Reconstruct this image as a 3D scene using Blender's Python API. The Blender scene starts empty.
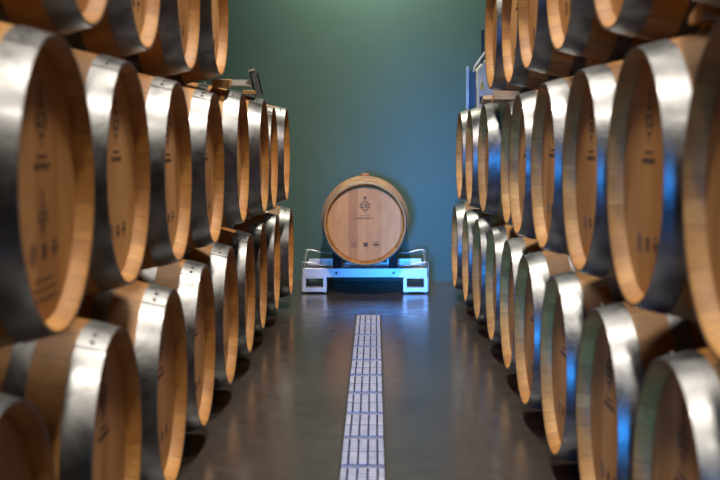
import bpy, bmesh, math, random
from mathutils import Vector, Matrix, Euler
random.seed(7)
PI = math.pi
scn = bpy.context.scene
COL = scn.collection

# ------------------------------------------------------------------ node helpers
def new_mat(name):
    m = bpy.data.materials.new(name); m.use_nodes = True
    nt = m.node_tree
    b = nt.nodes['Principled BSDF']
    return m, nt, b
def N(nt, typ, **kw):
    n = nt.nodes.new(typ)
    for k, v in kw.items(): setattr(n, k, v)
    return n
def L(nt, a, b): nt.links.new(a, b)
def math_node(nt, op, a, b=None, c=None):
    n = N(nt, 'ShaderNodeMath', operation=op)
    for i, v in enumerate((a, b, c)):
        if v is None: continue
        if isinstance(v, (int, float)): n.inputs[i].default_value = v
        else: L(nt, v, n.inputs[i])
    return n.outputs[0]
def mix(nt, fac, a, b, blend='MIX'):
    n = N(nt, 'ShaderNodeMix', data_type='RGBA', blend_type=blend)
    for sock, v in ((n.inputs[0], fac), (n.inputs[6], a), (n.inputs[7], b)):
        if isinstance(v, (int, float)): sock.default_value = v
        elif isinstance(v, tuple): sock.default_value = (*v, 1) if len(v) == 3 else v
        else: L(nt, v, sock)
    return n.outputs[2]
def ramp(nt, fac, stops):
    n = N(nt, 'ShaderNodeValToRGB')
    e = n.color_ramp.elements
    while len(e) < len(stops): e.new(0.5)
    for el, (p, c) in zip(e, stops):
        el.position = p; el.color = (*c, 1) if isinstance(c, tuple) else (c, c, c, 1)
    L(nt, fac, n.inputs[0]); return n.outputs[0]
def coords(nt, scale=(1, 1, 1), rand=True):
    tc = N(nt, 'ShaderNodeTexCoord')
    mp = N(nt, 'ShaderNodeMapping')
    mp.inputs['Scale'].default_value = scale
    L(nt, tc.outputs['Object'], mp.inputs[0])
    if rand:
        oi = N(nt, 'ShaderNodeObjectInfo')
        r = math_node(nt, 'MULTIPLY', oi.outputs['Random'], 40.0)
        cb = N(nt, 'ShaderNodeCombineXYZ')
        L(nt, r, cb.inputs[0]); L(nt, r, cb.inputs[1]); L(nt, r, cb.inputs[2])
        L(nt, cb.outputs[0], mp.inputs['Location'])
    return tc, mp.outputs[0]
def noise(nt, vec, scale, detail=4, rough=0.55):
    n = N(nt, 'ShaderNodeTexNoise')
    n.inputs['Scale'].default_value = scale
    n.inputs['Detail'].default_value = detail
    n.inputs['Roughness'].default_value = rough
    if vec is not None: L(nt, vec, n.inputs['Vector'])
    return n.outputs['Fac']
def bump(nt, b, h, strength=0.2, dist=0.01):
    n = N(nt, 'ShaderNodeBump')
    n.inputs['Strength'].default_value = strength
    n.inputs['Distance'].default_value = dist
    L(nt, h, n.inputs['Height']); L(nt, n.outputs[0], b.inputs['Normal'])

# ------------------------------------------------------------------ barrel dimensions (metres)
R, RC, HALF = 0.342, 0.2745, 0.475          # bilge radius, chime radius, half length
AX = 0.354                                  # height of the axis above the thing's base
def prof(t): return R - (R - RC) * (abs(t) / HALF) ** 2

# ------------------------------------------------------------------ materials
def wood_head():
    m, nt, b = new_mat('oak_head')
    tc, v = coords(nt, (2, 26, 1.4))
    sep = N(nt, 'ShaderNodeSeparateXYZ'); L(nt, tc.outputs['Object'], sep.inputs[0])
    oi = N(nt, 'ShaderNodeObjectInfo')
    # planks of unequal width: distort the sideways coordinate
    y = math_node(nt, 'ADD', sep.outputs[1], math_node(nt, 'MULTIPLY', oi.outputs['Random'], 0.06))
    y2 = math_node(nt, 'ADD', y, math_node(nt, 'MULTIPLY', math_node(nt, 'SINE', math_node(nt, 'MULTIPLY', y, 31.0)), 0.014))
    q = math_node(nt, 'MULTIPLY', y2, 1 / 0.074)
    idx = math_node(nt, 'FLOOR', q)
    fr = math_node(nt, 'FRACT', q)
    wn = N(nt, 'ShaderNodeTexWhiteNoise', noise_dimensions='2D')
    cb = N(nt, 'ShaderNodeCombineXYZ'); L(nt, idx, cb.inputs[0]); L(nt, oi.outputs['Random'], cb.inputs[1])
    L(nt, cb.outputs[0], wn.inputs['Vector'])
    base = ramp(nt, wn.outputs['Value'], [(0, (0.44, 0.19, 0.048)), (0.5, (0.57, 0.268, 0.078)), (1, (0.65, 0.34, 0.120))])
    g = noise(nt, v, 7, 5, 0.6)
    col = mix(nt, 0.55, base, ramp(nt, g, [(0.25, 0.55), (0.75, 1.0)]), 'MULTIPLY')
    _, v2 = coords(nt, (3, 3, 1.6))
    st = noise(nt, v2, 3.0, 3)
    col = mix(nt, 0.35, col, ramp(nt, st, [(0.35, (0.6, 0.5, 0.42)), (0.6, (1, 1, 1))]), 'MULTIPLY')
    joint = math_node(nt, 'LESS_THAN', fr, 0.018)
    col = mix(nt, math_node(nt, 'MULTIPLY', joint, 0.6), col, (0.14, 0.07, 0.03))
    L(nt, col, b.inputs['Base Color'])
    b.inputs['Roughness'].default_value = 0.55
    bump(nt, b, g, 0.08, 0.004)
    return m
def wood_stave():
    m, nt, b = new_mat('oak_stave')
    tc, v = coords(nt, (1.2, 18, 18))
    sep = N(nt, 'ShaderNodeSeparateXYZ'); L(nt, tc.outputs['Object'], sep.inputs[0])
    oi = N(nt, 'ShaderNodeObjectInfo')
    z = math_node(nt, 'SUBTRACT', sep.outputs[2], AX)
    ang = math_node(nt, 'ARCTAN2', z, sep.outputs[1])
    q = math_node(nt, 'ADD', math_node(nt, 'MULTIPLY', ang, 29 / (2 * PI)), 29.0)
    q = math_node(nt, 'ADD', q, math_node(nt, 'MULTIPLY', math_node(nt, 'SINE', math_node(nt, 'MULTIPLY', q, 1.7)), 0.25))
    idx = math_node(nt, 'FLOOR', q); fr = math_node(nt, 'FRACT', q)
    wn = N(nt, 'ShaderNodeTexWhiteNoise', noise_dimensions='2D')
    cb = N(nt, 'ShaderNodeCombineXYZ'); L(nt, idx, cb.inputs[0]); L(nt, oi.outputs['Random'], cb.inputs[1])
    L(nt, cb.outputs[0], wn.inputs['Vector'])
    base = ramp(nt, wn.outputs['Value'], [(0, (0.43, 0.18, 0.034)), (0.5, (0.52, 0.23, 0.046)), (1, (0.60, 0.285, 0.064))])
    g = noise(nt, v, 5, 5, 0.6)
    col = mix(nt, 0.6, base, ramp(nt, g, [(0.25, 0.5), (0.75, 1.0)]), 'MULTIPLY')
    _, v2 = coords(nt, (4, 4, 4))
    st = noise(nt, v2, 2.0, 4)
    col = mix(nt, 0.45, col, ramp(nt, st, [(0.36, (0.5, 0.4, 0.34)), (0.6, (1, 1, 1))]), 'MULTIPLY')
    joint = math_node(nt, 'LESS_THAN', fr, 0.03)
    col = mix(nt, math_node(nt, 'MULTIPLY', joint, 0.65), col, (0.08, 0.04, 0.02))
    L(nt, col, b.inputs['Base Color'])
    b.inputs['Roughness'].default_value = 0.6
    bump(nt, b, g, 0.1, 0.004)
    return m
def metal(name, c0, c1, r0, r1, metallic=1.0, sc=14, coat=0.0):
    m, nt, b = new_mat(name)
    _, v = coords(nt)
    n1 = noise(nt, v, sc, 5, 0.6)
    n2 = noise(nt, v, sc * 5, 3, 0.6)
    L(nt, ramp(nt, n1, [(0.3, c0), (0.7, c1)]), b.inputs['Base Color'])
    rr = N(nt, 'ShaderNodeMapRange')
    rr.inputs[1].default_value = 0.3; rr.inputs[2].default_value = 0.7
    rr.inputs[3].default_value = r0; rr.inputs[4].default_value = r1
    L(nt, n1, rr.inputs[0]); L(nt, rr.outputs[0], b.inputs['Roughness'])
    b.inputs['Metallic'].default_value = metallic
    b.inputs['Coat Weight'].default_value = coat; b.inputs['Coat Roughness'].default_value = 0.16
    bump(nt, b, math_node(nt, 'ADD', n2, math_node(nt, 'MULTIPLY', n1, 2.5)), 0.10, 0.004)
    return m
def plain(name, c, rough=0.5, metallic=0.0, var=0.15, sc=9):
    m, nt, b = new_mat(name)
    _, v = coords(nt)
    n1 = noise(nt, v, sc, 4)
    lo = tuple(x * (1 - var) for x in c); hi = tuple(min(1, x * (1 + var)) for x in c)
    L(nt, ramp(nt, n1, [(0.3, lo), (0.7, hi)]), b.inputs['Base Color'])
    b.inputs['Roughness'].default_value = rough; b.inputs['Metallic'].default_value = metallic
    return m
def wood_block():
    m, nt, b = new_mat('raw_pine')
    _, v = coords(nt, (3, 30, 30))
    g = noise(nt, v, 3, 4)
    L(nt, ramp(nt, g, [(0.25, (0.45, 0.24, 0.09)), (0.75, (0.68, 0.42, 0.19))]), b.inputs['Base Color'])
    b.inputs['Roughness'].default_value = 0.65
    return m
def floor_mat():
    m, nt, b = new_mat('polished_concrete')
    tc = N(nt, 'ShaderNodeTexCoord'); v = tc.outputs['Object']
    a = noise(nt, v, 0.9, 6, 0.6)
    c = noise(nt, v, 9, 5, 0.65)
    col = ramp(nt, a, [(0.3, (0.046, 0.035, 0.030)), (0.7, (0.074, 0.060, 0.053))])
    col = mix(nt, 0.5, col, ramp(nt, c, [(0.3, 0.62), (0.7, 1.0)]), 'MULTIPLY')
    # fine pale scuffs
    mp = N(nt, 'ShaderNodeMapping'); mp.inputs['Scale'].default_value = (9, 1.1, 1); mp.inputs['Rotation'].default_value = (0, 0, 1.2)
    L(nt, v, mp.inputs[0])
    s = noise(nt, mp.outputs[0], 2.2, 7, 0.75)
    col = mix(nt, ramp(nt, s, [(0.63, 0.0), (0.72, 0.35)]), col, (0.11, 0.10, 0.09))
    L(nt, col, b.inputs['Base Color'])
    rr = N(nt, 'ShaderNodeMapRange')
    rr.inputs[1].default_value = 0.3; rr.inputs[2].default_value = 0.7
    rr.inputs[3].default_value = 0.14; rr.inputs[4].default_value = 0.28
    L(nt, c, rr.inputs[0]); L(nt, rr.outputs[0], b.inputs['Roughness'])
    b.inputs['Specular IOR Level'].default_value = 0.6
    bump(nt, b, c, 0.03, 0.004)
    return m
def wall_mat():
    m, nt, b = new_mat('green_wall_paint')
    tc = N(nt, 'ShaderNodeTexCoord')
    a = noise(nt, tc.outputs['Object'], 1.3, 4)
    f = noise(nt, tc.outputs['Object'], 160, 2)
    L(nt, ramp(nt, a, [(0.3, (0.058, 0.126, 0.112)), (0.7, (0.066, 0.140, 0.125))]), b.inputs['Base Color'])
    b.inputs['Roughness'].default_value = 0.6
    bump(nt, b, f, 0.05, 0.002)
    return m

M = dict(
    head=wood_head(), stave=wood_stave(), pine=wood_block(),
    hoop=metal('galvanised_steel', (0.12, 0.12, 0.122), (0.25, 0.25, 0.25), 0.32, 0.47, 0.95, 17, 0.15),
    oldhoop=metal('dull_bronzed_hoop', (0.26, 0.20, 0.13), (0.42, 0.34, 0.22), 0.5, 0.65, 0.4),
    rack=metal('galvanised_rack', (0.62, 0.63, 0.65), (0.80, 0.81, 0.83), 0.35, 0.5, 0.55),
    wire=plain('wire_steel', (0.52, 0.53, 0.52), 0.4, 0.8),
    grate=metal('grate_steel', (0.33, 0.35, 0.52), (0.54, 0.55, 0.70), 0.35, 0.55, 0.35, 22),
    slot=plain('grate_slot_blue', (0.014, 0.024, 0.09), 0.5, 0.3),
    frame=plain('drain_frame', (0.045, 0.034, 0.028), 0.45, 0.4),
    pit=plain('drain_pit', (0.02, 0.02, 0.03), 0.6),
    ink=plain('branded_ink', (0.075, 0.036, 0.018), 0.7, 0, 0.3, 60),
    darkink=plain('branded_ink_dark', (0.020, 0.010, 0.006), 0.7, 0, 0.3, 60),
    faint=plain('branded_ink_faint', (0.20, 0.095, 0.045), 0.7, 0, 0.3, 60),
    bung=plain('bung', (0.50, 0.25, 0.10), 0.6),
    rubber=plain('rubber', (0.015, 0.015, 0.018), 0.7),
    floor=floor_mat(), wall=wall_mat(),
    sidewall=plain('grey_plaster', (0.20, 0.19, 0.17), 0.8),
    ceiling=plain('ceiling_paint', (0.30, 0.29, 0.27), 0.8),
    cabinet=plain('cabinet_grey', (0.60, 0.56, 0.44), 0.45),
    navy=plain('navy_sheet', (0.02, 0.05, 0.09), 0.4, 0.2),
    bluegrey=plain('pale_blue_edge', (0.42, 0.52, 0.62), 0.4, 0.2),
    dark=plain('dark_plastic', (0.02, 0.024, 0.032), 0.45),
    yellow=plain('warning_yellow', (0.72, 0.50, 0.03), 0.5),
    greysteel=plain('grey_steel', (0.13, 0.145, 0.15), 0.45, 0.4),
    palesheet=plain('pale_sheet', (0.58, 0.57, 0.54), 0.45, 0.3),
)

# ------------------------------------------------------------------ object helpers
def link(name, bm, mat, parent=None, smooth=None):
    me = bpy.data.meshes.new(name)
    bmesh.ops.recalc_face_normals(bm, faces=bm.faces[:])
    bm.to_mesh(me); bm.free()
    if mat is not None: me.materials.append(mat)
    if smooth is not None:
        me.polygons.foreach_set('use_smooth', [True] * len(me.polygons))
        me.set_sharp_from_angle(angle=math.radians(smooth))
    o = bpy.data.objects.new(name, me); COL.objects.link(o)
    if parent: o.parent = parent
    return o
def empty(name, loc=(0, 0, 0), rz=0.0):
    o = bpy.data.objects.new(name, None); COL.objects.link(o)
    o.location = loc; o.rotation_euler = (0, 0, rz); o.empty_display_size = 0.1
    return o
def tag(o, label=None, cat=None, group=None, kind=None):
    if label: o['label'] = label
    if cat: o['category'] = cat
    if group: o['group'] = group
    if kind: o['kind'] = kind
    return o
def box(bm, lo, hi, mtx=None, bev=0.0):
    vs = [Vector((x, y, z)) for x in (lo[0], hi[0]) for y in (lo[1], hi[1]) for z in (lo[2], hi[2])]
    if mtx is not None: vs = [mtx @ v for v in vs]
    v = [bm.verts.new(p) for p in vs]
    fs = [bm.faces.new([v[i] for i in f]) for f in ((0, 1, 3, 2), (4, 6, 7, 5), (0, 4, 5, 1), (2, 3, 7, 6), (0, 2, 6, 4), (1, 5, 7, 3))]
    if bev:
        es = list({e for f in fs for e in f.edges})
        bmesh.ops.bevel(bm, geom=es, offset=bev, segments=2, affect='EDGES', profile=0.5)
def prism(bm, pts, axis, a, b):
    """closed outline pts (2-D) extruded along axis 'x','y' or 'z' from a to b"""
    def P(p, t):
        return Vector((t, p[0], p[1])) if axis == 'x' else Vector((p[0], t, p[1])) if axis == 'y' else Vector((p[0], p[1], t))
    A = [bm.verts.new(P(p, a)) for p in pts]; B = [bm.verts.new(P(p, b)) for p in pts]
    bm.faces.new(A); bm.faces.new(B[::-1])
    n = len(pts)
    for i in range(n): bm.faces.new((A[i], B[i], B[(i + 1) % n], A[(i + 1) % n]))
def tube(bm, path, r, seg=8):
    rings = []
    n = len(path); path = [Vector(p) for p in path]
    for i, p in enumerate(path):
        d = (path[min(i + 1, n - 1)] - path[max(i - 1, 0)]).normalized()
        u = d.cross(Vector((0.13, 0.41, 0.9))).normalized(); w = d.cross(u)
        rings.append([bm.verts.new(p + r * (math.cos(k * 2 * PI / seg) * u + math.sin(k * 2 * PI / seg) * w)) for k in range(seg)])
    for a, b in zip(rings, rings[1:]):
        for k in range(seg): bm.faces.new((a[k], a[(k + 1) % seg], b[(k + 1) % seg], b[k]))
    bm.faces.new(rings[0]); bm.faces.new(rings[-1][::-1])
def revolve(bm, pts, seg=112, closed=False, zc=AX):
    """pts (x, radius) around the X axis at height zc"""
    rings = []
    for x, r in pts:
        rings.append([bm.verts.new((x, r * math.cos(k * 2 * PI / seg), zc + r * math.sin(k * 2 * PI / seg))) for k in range(seg)])
    pairs = list(zip(rings, rings[1:]))
    if closed: pairs.append((rings[-1], rings[0]))
    for a, b in pairs:
        for k in range(seg): bm.faces.new((a[k], a[(k + 1) % seg], b[(k + 1) % seg], b[k]))
    return rings

# ------------------------------------------------------------------ the barrel
HX = HALF - 0.034                             # face of the head, recessed behind the chime
def stave_bm():
    bm = bmesh.new()
    out = [(t, prof(t)) for t in [-0.471 + 0.942 * i / 30 for i in range(31)]]
    left = [(-HALF + 0.062, RC - 0.020), (-HALF + 0.032, RC - 0.018), (-HALF + 0.003, RC - 0.008), (-HALF, RC - 0.005), (-HALF, RC - 0.001)]
    right = [(HALF, RC - 0.001), (HALF, RC - 0.005), (HALF - 0.003, RC - 0.008), (HALF - 0.032, RC - 0.018), (HALF - 0.062, RC - 0.020)]
    revolve(bm, left + out + right, closed=True)
    return bm
def disc_bm(s):
    bm = bmesh.new()
    r = revolve(bm, [(s * (HX - 0.018), RC - 0.0215), (s * (HX - 0.004), RC - 0.0185), (s * HX, RC - 0.024)])
    bm.faces.new(r[0]); bm.faces.new(r[-1])
    return bm
def hoop_bm(t0, t1, rivet_ang):
    bm = bmesh.new()
    n = 5; th = 0.0028
    ts = [t0 + (t1 - t0) * i / n for i in range(n + 1)]
    revolve(bm, [(t, prof(t) + th) for t in ts] + [(t, prof(t) - 0.001) for t in ts[::-1]], closed=True)
    mid = (t0 + t1) / 2; rr = prof(mid) + th
    # overlap seam: second layer of the strip and its two rivets
    a0 = rivet_ang
    k = 8; seam = 0.13
    up = []; dn = []
    for i in range(k + 1):
        a = a0 - seam + 2 * seam * i / k
        row = []; rowd = []
        for t in (t0, t1):
            r2 = prof(t) + th
            row.append(bm.verts.new((t, (r2 + 0.0022) * math.cos(a), AX + (r2 + 0.0022) * math.sin(a))))
            rowd.append(bm.verts.new((t, (r2 - 0.0005) * math.cos(a), AX + (r2 - 0.0005) * math.sin(a))))
        up.append(row); dn.append(rowd)
    for i in range(k):
        bm.faces.new((up[i][0], up[i + 1][0], up[i + 1][1], up[i][1]))
        bm.faces.new((dn[i][0], dn[i][1], dn[i + 1][1], dn[i + 1][0]))
        bm.faces.new((up[i][0], dn[i][0], dn[i + 1][0], up[i + 1][0]))
        bm.faces.new((up[i][1], up[i + 1][1], dn[i + 1][1], dn[i][1]))
    for i in (0, k): bm.faces.new((up[i][0], up[i][1], dn[i][1], dn[i][0]))
    for a in (a0 - 0.06, a0 + 0.06):
        c = Vector((mid, (rr + 0.002) * math.cos(a), AX + (rr + 0.002) * math.sin(a)))
        bmesh.ops.create_uvsphere(bm, u_segments=10, v_segments=6, radius=0.0055, matrix=Matrix.Translation(c))
    return bm
MX0, MX1 = HX - 0.001, HX + 0.0009            # a branded mark stands proud of the head by under a millimetre
def flat(bm, pts): prism(bm, [(u, AX + v) for u, v in pts], 'x', MX0, MX1)
def rect(bm, u0, v0, u1, v1): flat(bm, [(u0, v0), (u1, v0), (u1, v1), (u0, v1)])
def ring(bm, cu, cv, r0, r1, a0=0, a1=2 * PI, seg=20):
    full = abs(a1 - a0) > 6.28
    step = (a1 - a0) / seg
    for i in range(seg):
        a, b = a0 + i * step, a0 + (i + 1) * step
        flat(bm, [(cu + r0 * math.cos(a), cv + r0 * math.sin(a)), (cu + r1 * math.cos(a), cv + r1 * math.sin(a)),
                  (cu + r1 * math.cos(b), cv + r1 * math.sin(b)), (cu + r0 * math.cos(b), cv + r0 * math.sin(b))])
def emblem_bm(cv=0.122, s=0.95):
    bm = bmesh.new()
    for k in range(8):                        # broken ring
        a = k * PI / 4 + PI / 8
        ring(bm, 0, cv, 0.026 * s, 0.0345 * s, a - 0.25, a + 0.25, 4)
    # letters C and E inside
    ring(bm, -0.008 * s, cv, 0.010 * s, 0.0145 * s, 0.8, 2 * PI - 0.8, 12)
    rect(bm, 0.004 * s, cv - 0.014 * s, 0.0085 * s, cv + 0.014 * s)
    for q in (-0.0115, 0.0, 0.0115):
        rect(bm, 0.0085 * s, cv + (q - 0.0022) * s, 0.019 * s, cv + (q + 0.0022) * s)
    # pointed leaf above, thin spike below
    flat(bm, [(0, cv + 0.072 * s), (-0.009 * s, cv + 0.058 * s), (-0.004 * s, cv + 0.049 * s), (0.004 * s, cv + 0.049 * s), (0.009 * s, cv + 0.058 * s)])
    flat(bm, [(-0.005 * s, cv + 0.047 * s), (0, cv + 0.030 * s), (0.005 * s, cv + 0.047 * s)])
    rect(bm, -0.0025 * s, cv - 0.052 * s, 0.0025 * s, cv - 0.028 * s)
    for sx in (-1, 1):
        flat(bm, [(sx * 0.034 * s, cv + 0.004 * s), (sx * 0.045 * s, cv), (sx * 0.034 * s, cv - 0.004 * s)][::sx])
    return bm
def script_line(bm, u0, u1, v, h, seed, gap=0.22):
    """worn, unreadable stamped characters"""
    rnd = random.Random(seed); u = u0
    while u < u1:
        w = h * rnd.uniform(0.55, 0.95); st = h * 0.24
        rect(bm, u, v, u + st, v + h)
        kind = rnd.randrange(4)
        if kind in (0, 1): rect(bm, u + st, v + h - st, u + w, v + h)
        if kind in (1, 2): rect(bm, u + st, v, u + w, v + st)
        if kind in (0, 2, 3): rect(bm, u + st, v + h * 0.4, u + w * 0.8, v + h * 0.4 + st)
        if kind != 1: rect(bm, u + w - st, v + st * 1.1, u + w, v + h * (0.38 if kind == 2 else 0.95))
        u += w + h * gap
        if rnd.random() < 0.14: u += h * 0.5
def lettering_bm():
    bm = bmesh.new()
    script_line(bm, -0.036, 0.034, 0.052, 0.005, 3)
    script_line(bm, -0.058, 0.052, 0.031, 0.011, 5)
    return bm
def low_lettering_bm():
    bm = bmesh.new()
    for i, (w, v, h) in enumerate(((0.06, -0.178, 0.007), (0.075, -0.195, 0.007), (0.085, -0.215, 0.010))):
        script_line(bm, -w, w, v, h, 11 + i)
    return bm
def seal_bm(kind, cv=-0.142):
    bm = bmesh.new()
    if kind == 0:                             # round seal of fine spokes
        cu = -0.073
        ring(bm, cu, cv, 0.019, 0.022)
        ring(bm, cu, cv, 0.006, 0.010, seg=12)
        for k in range(10):
            a = k * PI / 5; d = Vector((math.cos(a), math.sin(a))); n = Vector((-d.y, d.x)) * 0.0016
            c = Vector((cu, cv))
            flat(bm, [tuple(c + d * 0.010 - n), tuple(c + d * 0.019 - n), tuple(c + d * 0.019 + n), tuple(c + d * 0.010 + n)])
    elif kind == 1:                           # small dark four-petal stamp
        cu = 0.004
        for sx in (-1, 1):
            for sy in (-1, 1):
                x, y = cu + sx * 0.0075, cv + sy * 0.0075
                flat(bm, [(x - 0.0065, y - 0.005), (x - 0.005, y - 0.0065), (x + 0.005, y - 0.0065), (x + 0.0065, y - 0.005),
                          (x + 0.0065, y + 0.005), (x + 0.005, y + 0.0065), (x - 0.005, y + 0.0065), (x - 0.0065, y + 0.005)])
        rect(bm, cu - 0.003, cv - 0.003, cu + 0.003, cv + 0.003)
    else:                                     # bar with an arch above and a drop below
        cu = 0.076
        flat(bm, [(cu - 0.024, cv), (cu - 0.018, cv - 0.005), (cu + 0.018, cv - 0.005), (cu + 0.024, cv), (cu + 0.018, cv + 0.004), (cu - 0.018, cv + 0.004)])
        ring(bm, cu, cv + 0.004, 0.012, 0.016, 0.15, PI - 0.15, 10)
        flat(bm, [(cu, cv - 0.019), (cu + 0.006, cv - 0.011), (cu, cv - 0.007), (cu - 0.006, cv - 0.011)])
    return bm

def make_barrel(hoop='hoop', ink='ink'):
    root = empty('wine_barrel')
    link('stave_body', stave_bm(), M['stave'], root, 35)
    hd = link('barrel_head', disc_bm(1), M['head'], root, 30)
    link('barrel_head', disc_bm(-1), M['head'], root, 30)
    link('emblem', emblem_bm(), M[ink], hd)
    link('lettering', lettering_bm(), M[ink], hd)
    link('seal', seal_bm(0), M['faint'], hd)
    link('seal', seal_bm(1), M[ink], hd)
    link('seal', seal_bm(2), M[ink], hd)
    for i, (a, b) in enumerate(((HALF - 0.061, HALF + 0.001), (HALF - 0.180, HALF - 0.138), (HALF - 0.335, HALF - 0.290))):
        link('hoop', hoop_bm(a, b, PI / 2 + 0.35 - 0.22 * i), M[hoop], root, 35)
        link('hoop', hoop_bm(-b, -a, PI / 2 - 0.5 + 0.3 * i), M[hoop], root, 35)
    bm = bmesh.new()
    bmesh.ops.create_cone(bm, cap_ends=True, segments=24, radius1=0.028, radius2=0.032, depth=0.022, matrix=Matrix.Translation((0, 0, AX + R + 0.008)))
    link('bung', bm, M['bung'], root, 35)
    return root
def copy_tree(o, parent=None):
    c = o.copy(); COL.objects.link(c)
    if parent: c.parent = parent
    for ch in o.children: copy_tree(ch, c)
    return c

CAMZ = 1.037
CBZ = 0.504
ZB = AX
LEFT_BOTTOM = [(1.89, .560, ZB), (2.67, .550, ZB), (3.39, .542, ZB), (4.11, .545, ZB), (4.845, .538, ZB), (5.57, .530, ZB), (6.30, .530, ZB), (7.03, .511, ZB), (7.76, .474, ZB)]
LEFT_MIDDLE = [(1.54, .575, .963), (2.265, .567, .962), (3.03, .585, .966), (3.76, .575, .953), (4.50, .554, .949), (5.22, .522, .982), (5.94, .490, .980), (6.66, .497, .964), (7.38, .474, .978)]
LEFT_TOP = [(1.92, .60, 1.576), (2.68, .601, 1.574), (3.39, .606, 1.577), (4.13, .591, 1.566), (4.86, .573, 1.588)]
RIGHT_BOTTOM = [(2.27, .570, ZB), (2.98, .573, ZB), (3.73, .583, ZB), (4.46, .588, ZB), (5.18, .609, ZB), (5.93, .618, ZB), (6.66, .616, ZB), (7.42, .616, ZB), (8.15, .603, ZB)]
RIGHT_MIDDLE = [(1.90, .568, .967), (2.615, .575, .967), (3.345, .587, .965), (4.07, .592, .966), (4.81, .601, .959), (5.54, .646, .953), (6.26, .607, .967), (7.01, .600, .963), (7.74, .600, .969)]
RIGHT_TOP = [(2.25, .595, 1.585), (2.975, .592, 1.592), (3.705, .585, 1.598), (4.44, .587, 1.588), (5.16, .606, 1.572), (5.885, .603, 1.583)]
proto = make_barrel()
first = [True]
def next_barrel():
    if first[0]:
        first[0] = False; return proto
    return copy_tree(proto)
ORD = ['nearest', 'second nearest', 'third', 'fourth', 'fifth', 'sixth', 'seventh', 'eighth', 'ninth', 'tenth']
EXTRA = {
    ('left', 'middle', 0): 'unseen oak barrel nearest the camera in left stack, before the big two-crest barrel',
    ('left', 'middle', 1): 'big blurred oak barrel with two crests, left edge of left stack middle tier',
    ('left', 'middle', 8): 'oak barrel at the far end of the left stack middle tier, against green wall',
    ('left', 'bottom', 8): 'oak barrel on the floor at the far end of the left stack bottom tier',
    ('left', 'bottom', 0): 'oak barrel cut by lower left corner, nearest on the floor in left stack',
    ('left', 'top', 0): 'dark underside of oak barrel at upper left corner, left stack top tier',
    ('left', 'top', 4): 'oak barrel ending the left stack top tier, bright head against green wall',
    ('right', 'middle', 0): 'big blurred oak barrel cut by right edge, nearest in right stack middle tier',
    ('right', 'middle', 8): 'oak barrel at the far end of the right stack middle tier, beside blue wall',
    ('right', 'bottom', 0): 'oak barrel in lower right corner, nearest on the floor in right stack',
    ('right', 'bottom', 8): 'oak barrel on the floor at the far end of the right stack bottom tier',
    ('right', 'top', 0): 'dark underside of oak barrel in upper right corner, right stack top tier',
    ('right', 'top', 5): 'oak barrel ending the right stack top tier, in front of grey cabinet',
}
centers = {}
rnd = random.Random(21)
for side, tiers in (('left', (('bottom', LEFT_BOTTOM), ('middle', LEFT_MIDDLE), ('top', LEFT_TOP))),
                    ('right', (('bottom', RIGHT_BOTTOM), ('middle', RIGHT_MIDDLE), ('top', RIGHT_TOP)))):
    lower = None
    for tier, spots in tiers:
        now = []
        nn = len(spots)
        for i, (y, a, z) in enumerate(spots):
            for yo, zo in (lower or []) + now:
                dd = math.hypot(y - yo, z - zo)
                if dd < 2 * R - 0.004: print('CLOSE', side, tier, i, round(dd, 3))
            now.append((y, z))
            b = next_barrel()
            b.location = ((-1 if side == 'left' else 1) * (a + HALF), y, z - AX)
            b.rotation_euler = (0, 0, (0 if side == 'left' else PI) + rnd.uniform(-0.006, 0.006))
            where = 'on the floor in' if tier == 'bottom' else 'in'
            tn = {'bottom': 'bottom tier', 'middle': 'middle tier', 'top': 'top tier'}[tier]
            if i < nn - i:
                k = i - 1 if (side, tier) == ('left', 'middle') else i   # the foremost one there lies outside the frame, added to block blue light
                lab = f'oak barrel with steel hoops, {ORD[k]} from the camera in the {side} stack {tn}'
            else:
                lab = f'oak barrel with steel hoops, {ORD[nn - 1 - i].replace("second nearest", "second")} from the far end, {side} stack {tn}'
            lab = lab.replace('second nearest from', 'second from')
            tag(b, EXTRA.get((side, tier, i), lab), 'barrel', f'barrels in the {tn} of the {side} stack')
            centers[(side, tier, i)] = b
        lower = now
# the big near barrel carries a second crest and more stamped lines lower on its head
near = centers[('left', 'middle', 1)]
hd = [c for c in near.children if c.name.startswith('barrel_head') and len(c.children)][0]
for c in list(hd.children):
    if c.name.startswith('seal'): c.location.z = 0.02
link('emblem', emblem_bm(-0.058, 0.75), M['ink'], hd)
link('lettering', low_lettering_bm(), M['faint'], hd)

# the single barrel at the end of the aisle, on its steel rack
R = 0.312                                     # this one is slimmer at the bilge
cb = make_barrel('oldhoop', 'darkink')
cb.location = (0.0, 8.2 + HALF, CBZ - AX); cb.rotation_euler = (0, 0, -PI / 2)
for k in ('group',):
    if k in cb: del cb[k]
tag(cb, 'lone oak barrel facing down the aisle, lying on steel rack by green wall', 'barrel')

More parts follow.
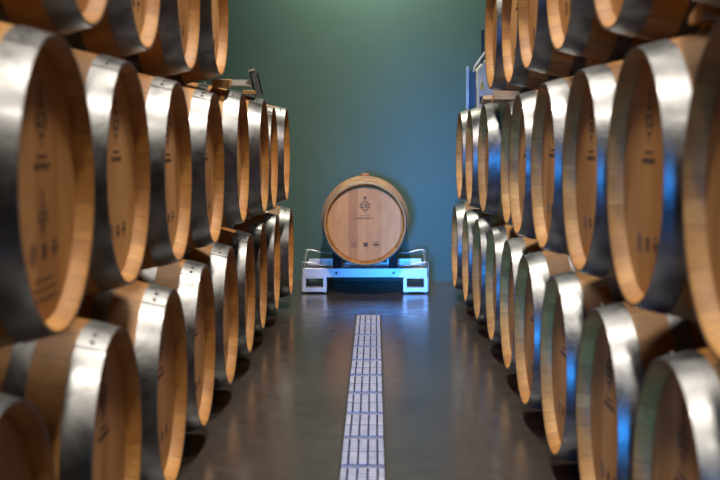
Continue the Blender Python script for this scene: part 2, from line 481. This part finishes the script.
rk = empty('barrel_rack', (0, 8.67, 0))
tag(rk, 'low galvanised steel rack under the lone barrel at the aisle end', 'rack')
def rp(name, bm, mat, parent=rk, smooth=None):
    return link(name, bm, mat, parent, smooth)
YF, YB = -0.23, 0.23
for yc in (YF, YB):                            # two long channels
    bm = bmesh.new()
    yo = yc
    w = 0.434
    # rounded-end face plate with folded top and bottom flanges
    box(bm, (-w, yo - 0.004, 0.116), (w, yo, 0.178), bev=0.0015)
    s = 1 if yc < 0 else -1
    box(bm, (-w, min(yo, yo + s * 0.045), 0.174), (w, max(yo, yo + s * 0.045), 0.178))
    box(bm, (-w, min(yo, yo + s * 0.045), 0.116), (w, max(yo, yo + s * 0.045), 0.120))
    bmm = rp('beam', bm, M['rack'])
    if yc < 0:
        for x in (-0.20, 0.20):
            b2 = bmesh.new()
            bmesh.ops.create_cone(b2, cap_ends=True, segments=16, radius1=0.0085, radius2=0.0085, depth=0.008,
                                  matrix=Matrix.Translation((x, yo - 0.005, 0.147)) @ Matrix.Rotation(PI / 2, 4, 'X'))
            rp('bolt', b2, M['dark'], bmm, 35)
for sx in (-1, 1):                             # fork pockets: square tubes running front to back
    bm = bmesh.new()
    x0, x1 = sorted((sx * 0.268, sx * 0.437)); z0, z1 = 0.014, 0.116; t = 0.024
    for lo, hi in (((x0, YF - 0.002, z0), (x0 + t, YB + 0.002, z1)), ((x1 - t, YF - 0.002, z0), (x1, YB + 0.002, z1)),
                   ((x0 + t, YF - 0.002, z0), (x1 - t, YB + 0.002, z0 + 0.03)), ((x0 + t, YF - 0.002, z1 - 0.008), (x1 - t, YB + 0.002, z1))):
        box(bm, lo, hi)
    rp('fork_pocket', bm, M['rack'])
    for yc in (YF + 0.02, YB - 0.02):          # curved wire skid under each pocket
        b2 = bmesh.new()
        tube(b2, [(x0 + 0.005 + (x1 - x0 - 0.01) * i / 8, yc, 0.006 + 0.010 * math.sin(PI * i / 8)) for i in range(9)], 0.0055)
        rp('skid', b2, M['wire'], smooth=50)
    # side plate between the beams
    bm = bmesh.new()
    xa, xb = sorted((sx * 0.16, sx * 0.405))
    box(bm, (xa, 0.05, 0.178), (xb, 0.056, 0.220)); box(bm, (xa, 0.05, 0.174), (xb, YB, 0.180))
    rp('side_plate', bm, M['rack'])
    # rubber saddles
    for yc in (YF + 0.022, YB - 0.022):
        b2 = bmesh.new()
        r_here = prof(0.23)
        x0s, x1s = 0.165, 0.225
        z_in = CBZ - math.sqrt(r_here ** 2 - x0s ** 2); z_out = CBZ - math.sqrt(r_here ** 2 - x1s ** 2)
        pts = [(sx * x0s, 0.178), (sx * x1s, 0.178), (sx * x1s, z_out - 0.004), (sx * x0s, z_in - 0.004)]
        prism(b2, pts, 'y', yc - 0.02, yc + 0.02)
        rp('saddle_pad', b2, M['rubber'])
    # wire guard loops, front and back
    for yc, zt in ((YF - 0.008, 0.222), (YB + 0.0, 0.268)):
        b2 = bmesh.new()
        X = sx * 0.441; zi = zt - 0.012
        path = [(X, yc, 0.02), (X, yc, zt - 0.01), (X - sx * 0.004, yc, zt - 0.003), (X - sx * 0.012, yc, zt)]
        for i in range(1, 10):
            f = i / 9
            path.append((X - sx * (0.03 + 0.17 * f), yc, zt - 0.022 * (0.5 - 0.5 * math.cos(PI * min(1, f * 1.4)))))
        tube(b2, path, 0.0045)
        rp('wire_guard', b2, M['wire'], smooth=50)
    b2 = bmesh.new()
    tube(b2, [(sx * 0.425, YF - 0.008, 0.182), (sx * 0.425, YB, 0.262)], 0.0045)
    rp('wire_guard', b2, M['wire'], smooth=50)

# ------------------------------------------------------------------ wooden wedges between the barrels
def wedge(x0, x1, y, z, ly, h, label, pitch=0.0, yaw=0.0):
    o_bm = bmesh.new()
    lx = (x1 - x0) / 2
    prism(o_bm, [(-ly / 2, 0), (ly / 2, 0), (ly / 2, h * 0.45), (-ly / 2, h)], 'x', -lx, lx)
    bmesh.ops.bevel(o_bm, geom=o_bm.edges[:], offset=0.002, segments=1, affect='EDGES')
    o = link('wooden_wedge', o_bm, M['pine'])
    o.location = ((x0 + x1) / 2, y, z); o.rotation_euler = (pitch, 0, yaw)
    return tag(o, label, 'wedge', 'wooden wedges on the barrels')
wedge(-0.635, -0.560, 5.115, 1.284, 0.10, 0.038, 'pale wooden wedge under last barrel of left stack top tier', 0.25)
wedge(-0.585, -0.525, 5.86, 1.279, 0.08, 0.020, 'small wooden block on left stack beside leaning steel bracket', 0.05)
wedge(0.595, 0.710, 5.69, 1.240, 0.12, 0.040, 'wooden wedge under last barrel of right stack top tier', -0.1)
wedge(0.612, 0.685, 6.40, 1.260, 0.12, 0.022, 'thin wooden board on right stack near grey cabinet', -0.2)
wedge(0.70, 0.78, 2.61, 1.296, 0.10, 0.045, 'wooden block wedged at upper right corner above a blurred barrel')

# ------------------------------------------------------------------ leaning steel bracket on the left stack
br = empty('steel_bracket', (-0.60, 5.97, 1.322))
tag(br, 'dark grey steel bracket with pale plate, lying on left stack middle tier', 'bracket')
bm = bmesh.new()
box(bm, (-0.06, -0.10, 0.0), (0.052, 0.02, 0.004)); box(bm, (-0.06, 0.016, 0.0), (0.052, 0.02, 0.034))
link('pale_plate', bm, M['palesheet'], br)
bm = bmesh.new()
MT = Matrix.Translation((0.085, -0.03, -0.044)) @ Matrix.Rotation(math.radians(-13), 4, 'Y')
box(bm, (-0.020, -0.003, 0.0), (0.020, 0.003, 0.125), MT)
box(bm, (0.014, -0.003, 0.0), (0.020, 0.045, 0.105), MT)
box(bm, (-0.020, -0.003, 0.0), (-0.014, 0.045, 0.125), MT)
link('upright', bm, M['greysteel'], br)
bm = bmesh.new()
box(bm, (-0.022, -0.006, 0.122), (0.006, 0.04, 0.130), MT)
link('lip', bm, M['palesheet'], br)

# ------------------------------------------------------------------ control cabinet behind the right stack
cab = empty('control_cabinet', (0.86, 8.90, 0))
tag(cab, 'grey control cabinet with yellow warning triangle behind the right stack', 'cabinet')
bm = bmesh.new()
prism(bm, [(-0.055, 0.0), (0.19, 0.0), (0.19, 1.66), (0.02, 1.66), (-0.055, 1.575)], 'y', -0.12, 0.22)
bmesh.ops.bevel(bm, geom=bm.edges[:], offset=0.006, segments=2, affect='EDGES')
body = link('body', bm, M['cabinet'], cab, 40)
bm = bmesh.new()
prism(bm, [(-0.039, 1.435), (-0.005, 1.435), (-0.022, 1.515)], 'y', -0.124, -0.119)
wt = link('warning_triangle', bm, M['yellow'], body)
bm = bmesh.new()
prism(bm, [(-0.0245, 1.478), (-0.0195, 1.478), (-0.016, 1.462), (-0.021, 1.466), (-0.023, 1.448), (-0.026, 1.464)], 'y', -0.126, -0.123)
link('lightning_bolt', bm, M['dark'], wt)
bm = bmesh.new(); box(bm, (-0.038, -0.135, 1.335), (-0.004, -0.119, 1.385), bev=0.003)
link('socket', bm, M['dark'], body)
bm = bmesh.new()
tube(bm, [(-0.078, -0.10, 1.56), (-0.07, -0.10, 1.60), (-0.04, -0.10, 1.64), (-0.015, -0.10, 1.675), (0.0, -0.10, 1.70)], 0.008)
link('cable_tube', bm, M['palesheet'], body, 50)
bm = bmesh.new(); box(bm, (-0.024, -0.09, 1.62), (-0.006, -0.06, 1.86), bev=0.002)
link('mast', bm, M['dark'], cab)
bm = bmesh.new(); box(bm, (-0.112, -0.02, 0.03), (-0.055, 0.18, 1.575), bev=0.003)
link('side_panel', bm, M['navy'], cab)
bm = bmesh.new(); box(bm, (-0.131, -0.10, 0.0), (-0.111, -0.05, 1.598), bev=0.003)
link('edge_post', bm, M['bluegrey'], cab)

# ------------------------------------------------------------------ the setting
XL, XR, YN, YW, H = -3.2, 3.2, -5.5, 9.25, 5.6
DA = math.radians(0.47); DX0 = -0.0085; DY0 = 3.75      # drain axis: x = DX0 + (y-DY0)*tan(DA)
HW = 0.080
DY1, DY2 = 2.30, 7.37
def dx(y): return DX0 + (y - DY0) * math.tan(DA)
bm = bmesh.new()
V = lambda x, y, z=0: bm.verts.new((x, y, z))
o1, o2, o3, o4 = V(XL, YN), V(XR, YN), V(XR, YW), V(XL, YW)
i1, i2, i3, i4 = V(dx(DY1) - HW, DY1), V(dx(DY1) + HW, DY1), V(dx(DY2) + HW, DY2), V(dx(DY2) - HW, DY2)
for q in ((o1, o2, i2, i1), (o2, o3, i3, i2), (o3, o4, i4, i3), (o4, o1, i1, i4)): bm.faces.new(q)
j = [V(v.co.x, v.co.y, -0.12) for v in (i1, i2, i3, i4)]
ii = (i1, i2, i3, i4)
for k in range(4): bm.faces.new((ii[k], ii[(k + 1) % 4], j[(k + 1) % 4], j[k]))
bm.faces.new(j)
tag(link('floor', bm, M['floor']), kind='structure')
def slab(name, lo, hi, mat):
    b = bmesh.new(); box(b, lo, hi); return tag(link(name, b, mat), kind='structure')
slab('wall_back', (XL - 0.1, YW, -0.12), (XR + 0.1, YW + 0.15, H), M['wall'])
slab('wall_left', (XL - 0.15, YN, -0.12), (XL, YW, H), M['sidewall'])
slab('wall_right', (XR, YN, -0.12), (XR + 0.15, YW, H), M['sidewall'])
slab('ceiling', (XL - 0.15, YN, H), (XR + 0.15, YW + 0.15, H + 0.15), M['ceiling'])
# drain frame, flush with the floor
ANG = Matrix.Rotation(-DA, 4, 'Z')
fr = bmesh.new()
def strip(bm, u0, u1, v0, v1, z0, z1):
    pts = [(dx(v) + u, v) for u, v in ((u0, v0), (u1, v0), (u1, v1), (u0, v1))]
    prism(bm, pts, 'z', z0, z1)
for s in (-1, 1):
    a, b = sorted((s * 0.0715, s * 0.0805))
    strip(fr, a, b, DY1, DY2, -0.03, 0.002)
    a, b = sorted((s * 0.060, s * 0.072))
    strip(fr, a, b, DY1, DY2, -0.034, -0.026)
strip(fr, -0.0805, 0.0805, DY2 - 0.008, DY2 + 0.0005, -0.03, 0.002)
strip(fr, -0.0805, 0.0805, DY1 - 0.0005, DY1 + 0.008, -0.03, 0.002)
tag(link('trim_1', fr, M['frame']), kind='structure')
pit = bmesh.new(); strip(pit, -0.079, 0.079, DY1 + 0.001, DY2 - 0.001, -0.115, -0.11)
tag(link('trim_2', pit, M['pit']), kind='structure')
# steel grates, each lifts out
GL = 0.39
def make_grate():
    root = empty('drain_grate')
    w = 0.068; l = GL - 0.012
    bm = bmesh.new()                          # bearing bars, set lower than the top plates
    for u in (-w, -0.0465, -0.0165, 0.0165, 0.0465, w):
        box(bm, (u - 0.0025, -l / 2, -0.026), (u + 0.0025, l / 2, -0.0015))
    for k in range(3):
        y = -l / 2 + 0.0025 + (l - 0.005) * k / 2
        box(bm, (-w, y - 0.0025, -0.026), (w, y + 0.0025, -0.0015))
    link('bearing_bars', bm, M['slot'], root)
    bm = bmesh.new()                          # pressed top plates between the dark slots
    us = [-0.0695, -0.0515, -0.0445, -0.0200, -0.0130, 0.0130, 0.0200, 0.0445, 0.0515, 0.0695]
    rows = 2
    for c in range(5):
        for r in range(rows):
            n = 5
            y0 = -l / 2 + l * r / rows + (0.024 if r == 0 else 0.004); y1 = -l / 2 + l * (r + 1) / rows - (0.012 if r else 0.004)
            for q in range(n):                # shallow cross ribs
                a = y0 + (y1 - y0) * q / n; b = y0 + (y1 - y0) * (q + 1) / n - 0.0035
                box(bm, (us[2 * c], a, -0.003), (us[2 * c + 1], b, 0.0015))
            box(bm, (us[2 * c], y0, -0.003), (us[2 * c + 1], y1 - 0.0035, 0.0))
    for sy in (-1, 1):                        # pale end strip
        a, b = sorted((sy * l / 2, sy * (l / 2 - 0.007)))
        box(bm, (-0.0695, a, -0.002), (0.0695, b, 0.0008))
    link('top_plate', bm, M['grate'], root)
    return root
g0 = make_grate(); ng = 13
names = ['first', 'second', 'third', 'fourth', 'fifth', 'sixth', 'seventh', 'eighth', 'ninth', 'tenth', 'eleventh', 'twelfth', 'thirteenth']
for k in range(ng):
    g = g0 if k == 0 else copy_tree(g0)
    y = DY2 - 0.012 - GL * (k + 0.5) + 0.003
    if y - GL / 2 < DY1: pass
    g.location = (dx(y), y, 0.0015); g.rotation_euler = (0, 0, -DA + [0, .004, -.003, .002, -.004][k % 5])
    where = 'pale steel grate at the far end of the floor drain, nearest the rack' if k == 0 else f'pale steel grate, {names[k]} from the far end of the floor drain'
    tag(g, where, 'grate', 'grates of the floor drain')

# ------------------------------------------------------------------ light
def area(name, loc, rot, sx, sy, power, col, spread=180, shape='RECTANGLE'):
    l = bpy.data.lights.new(name, 'AREA'); l.shape = shape; l.size = sx
    if shape in ('RECTANGLE', 'ELLIPSE'): l.size_y = sy
    l.energy = power; l.color = col; l.spread = math.radians(spread)
    o = bpy.data.objects.new(name, l); COL.objects.link(o)
    o.location = loc; o.rotation_euler = rot
    return o
WARM = (1.0, 0.92, 0.80)
for y, p in ((0.3, 23), (2.0, 23), (3.7, 24), (5.4, 32)):
    area('ceiling_lamp_light', (0, y, 3.6), (0, 0, 0), 0.28, 0.28, p, WARM, 100, 'DISK')
area('ceiling_lamp_light', (0.05, 8.72, 3.35), (math.radians(8), 0, 0), 0.2, 0.2, 44, (1.0, 0.95, 0.76), 130, 'DISK')
# added spot that brightens the head of the lone barrel
d = Vector((0, 8.2, 0.55)) - Vector((0, 4.7, 3.5))
area('barrel_fill_light', (0, 4.7, 3.5), d.to_track_quat('-Z', 'Y').to_euler(), 0.2, 0.2, 10, (1.0, 0.86, 0.80), 44, 'DISK')
# narrow blue beam shining down the aisle from behind the camera
d = Vector((0.52, 9.0, 0.5)) - Vector((-0.9, -5.0, 0.6))
area('blue_light', (-0.9, -5.0, 0.6), d.to_track_quat('-Z', 'Y').to_euler(), 0.9, 0.8, 11.5, (0.03, 0.31, 1.0), 12.5)

w = bpy.data.worlds.new('World'); scn.world = w; w.use_nodes = True
w.node_tree.nodes['Background'].inputs[0].default_value = (0.5, 0.55, 0.6, 1)
w.node_tree.nodes['Background'].inputs[1].default_value = 0.01

# ------------------------------------------------------------------ camera
F = 1215.0
cam = bpy.data.cameras.new('Camera'); cam.sensor_width = 36; cam.lens = F / 720 * 36
co = bpy.data.objects.new('Camera', cam); COL.objects.link(co)
co.location = (0, 0, CAMZ)
co.rotation_euler = (PI / 2 - math.atan(95 / F), 0, math.atan(5 / F))
cam.dof.use_dof = True; cam.dof.focus_distance = 6.6; cam.dof.aperture_fstop = 3.6
cam.clip_start = 0.05
scn.camera = co
scn.view_settings.view_transform = 'Standard'; scn.view_settings.look = 'None'
scn.view_settings.gamma = 1; scn.view_settings.exposure = 0.0
scn.view_settings.use_curve_mapping = False
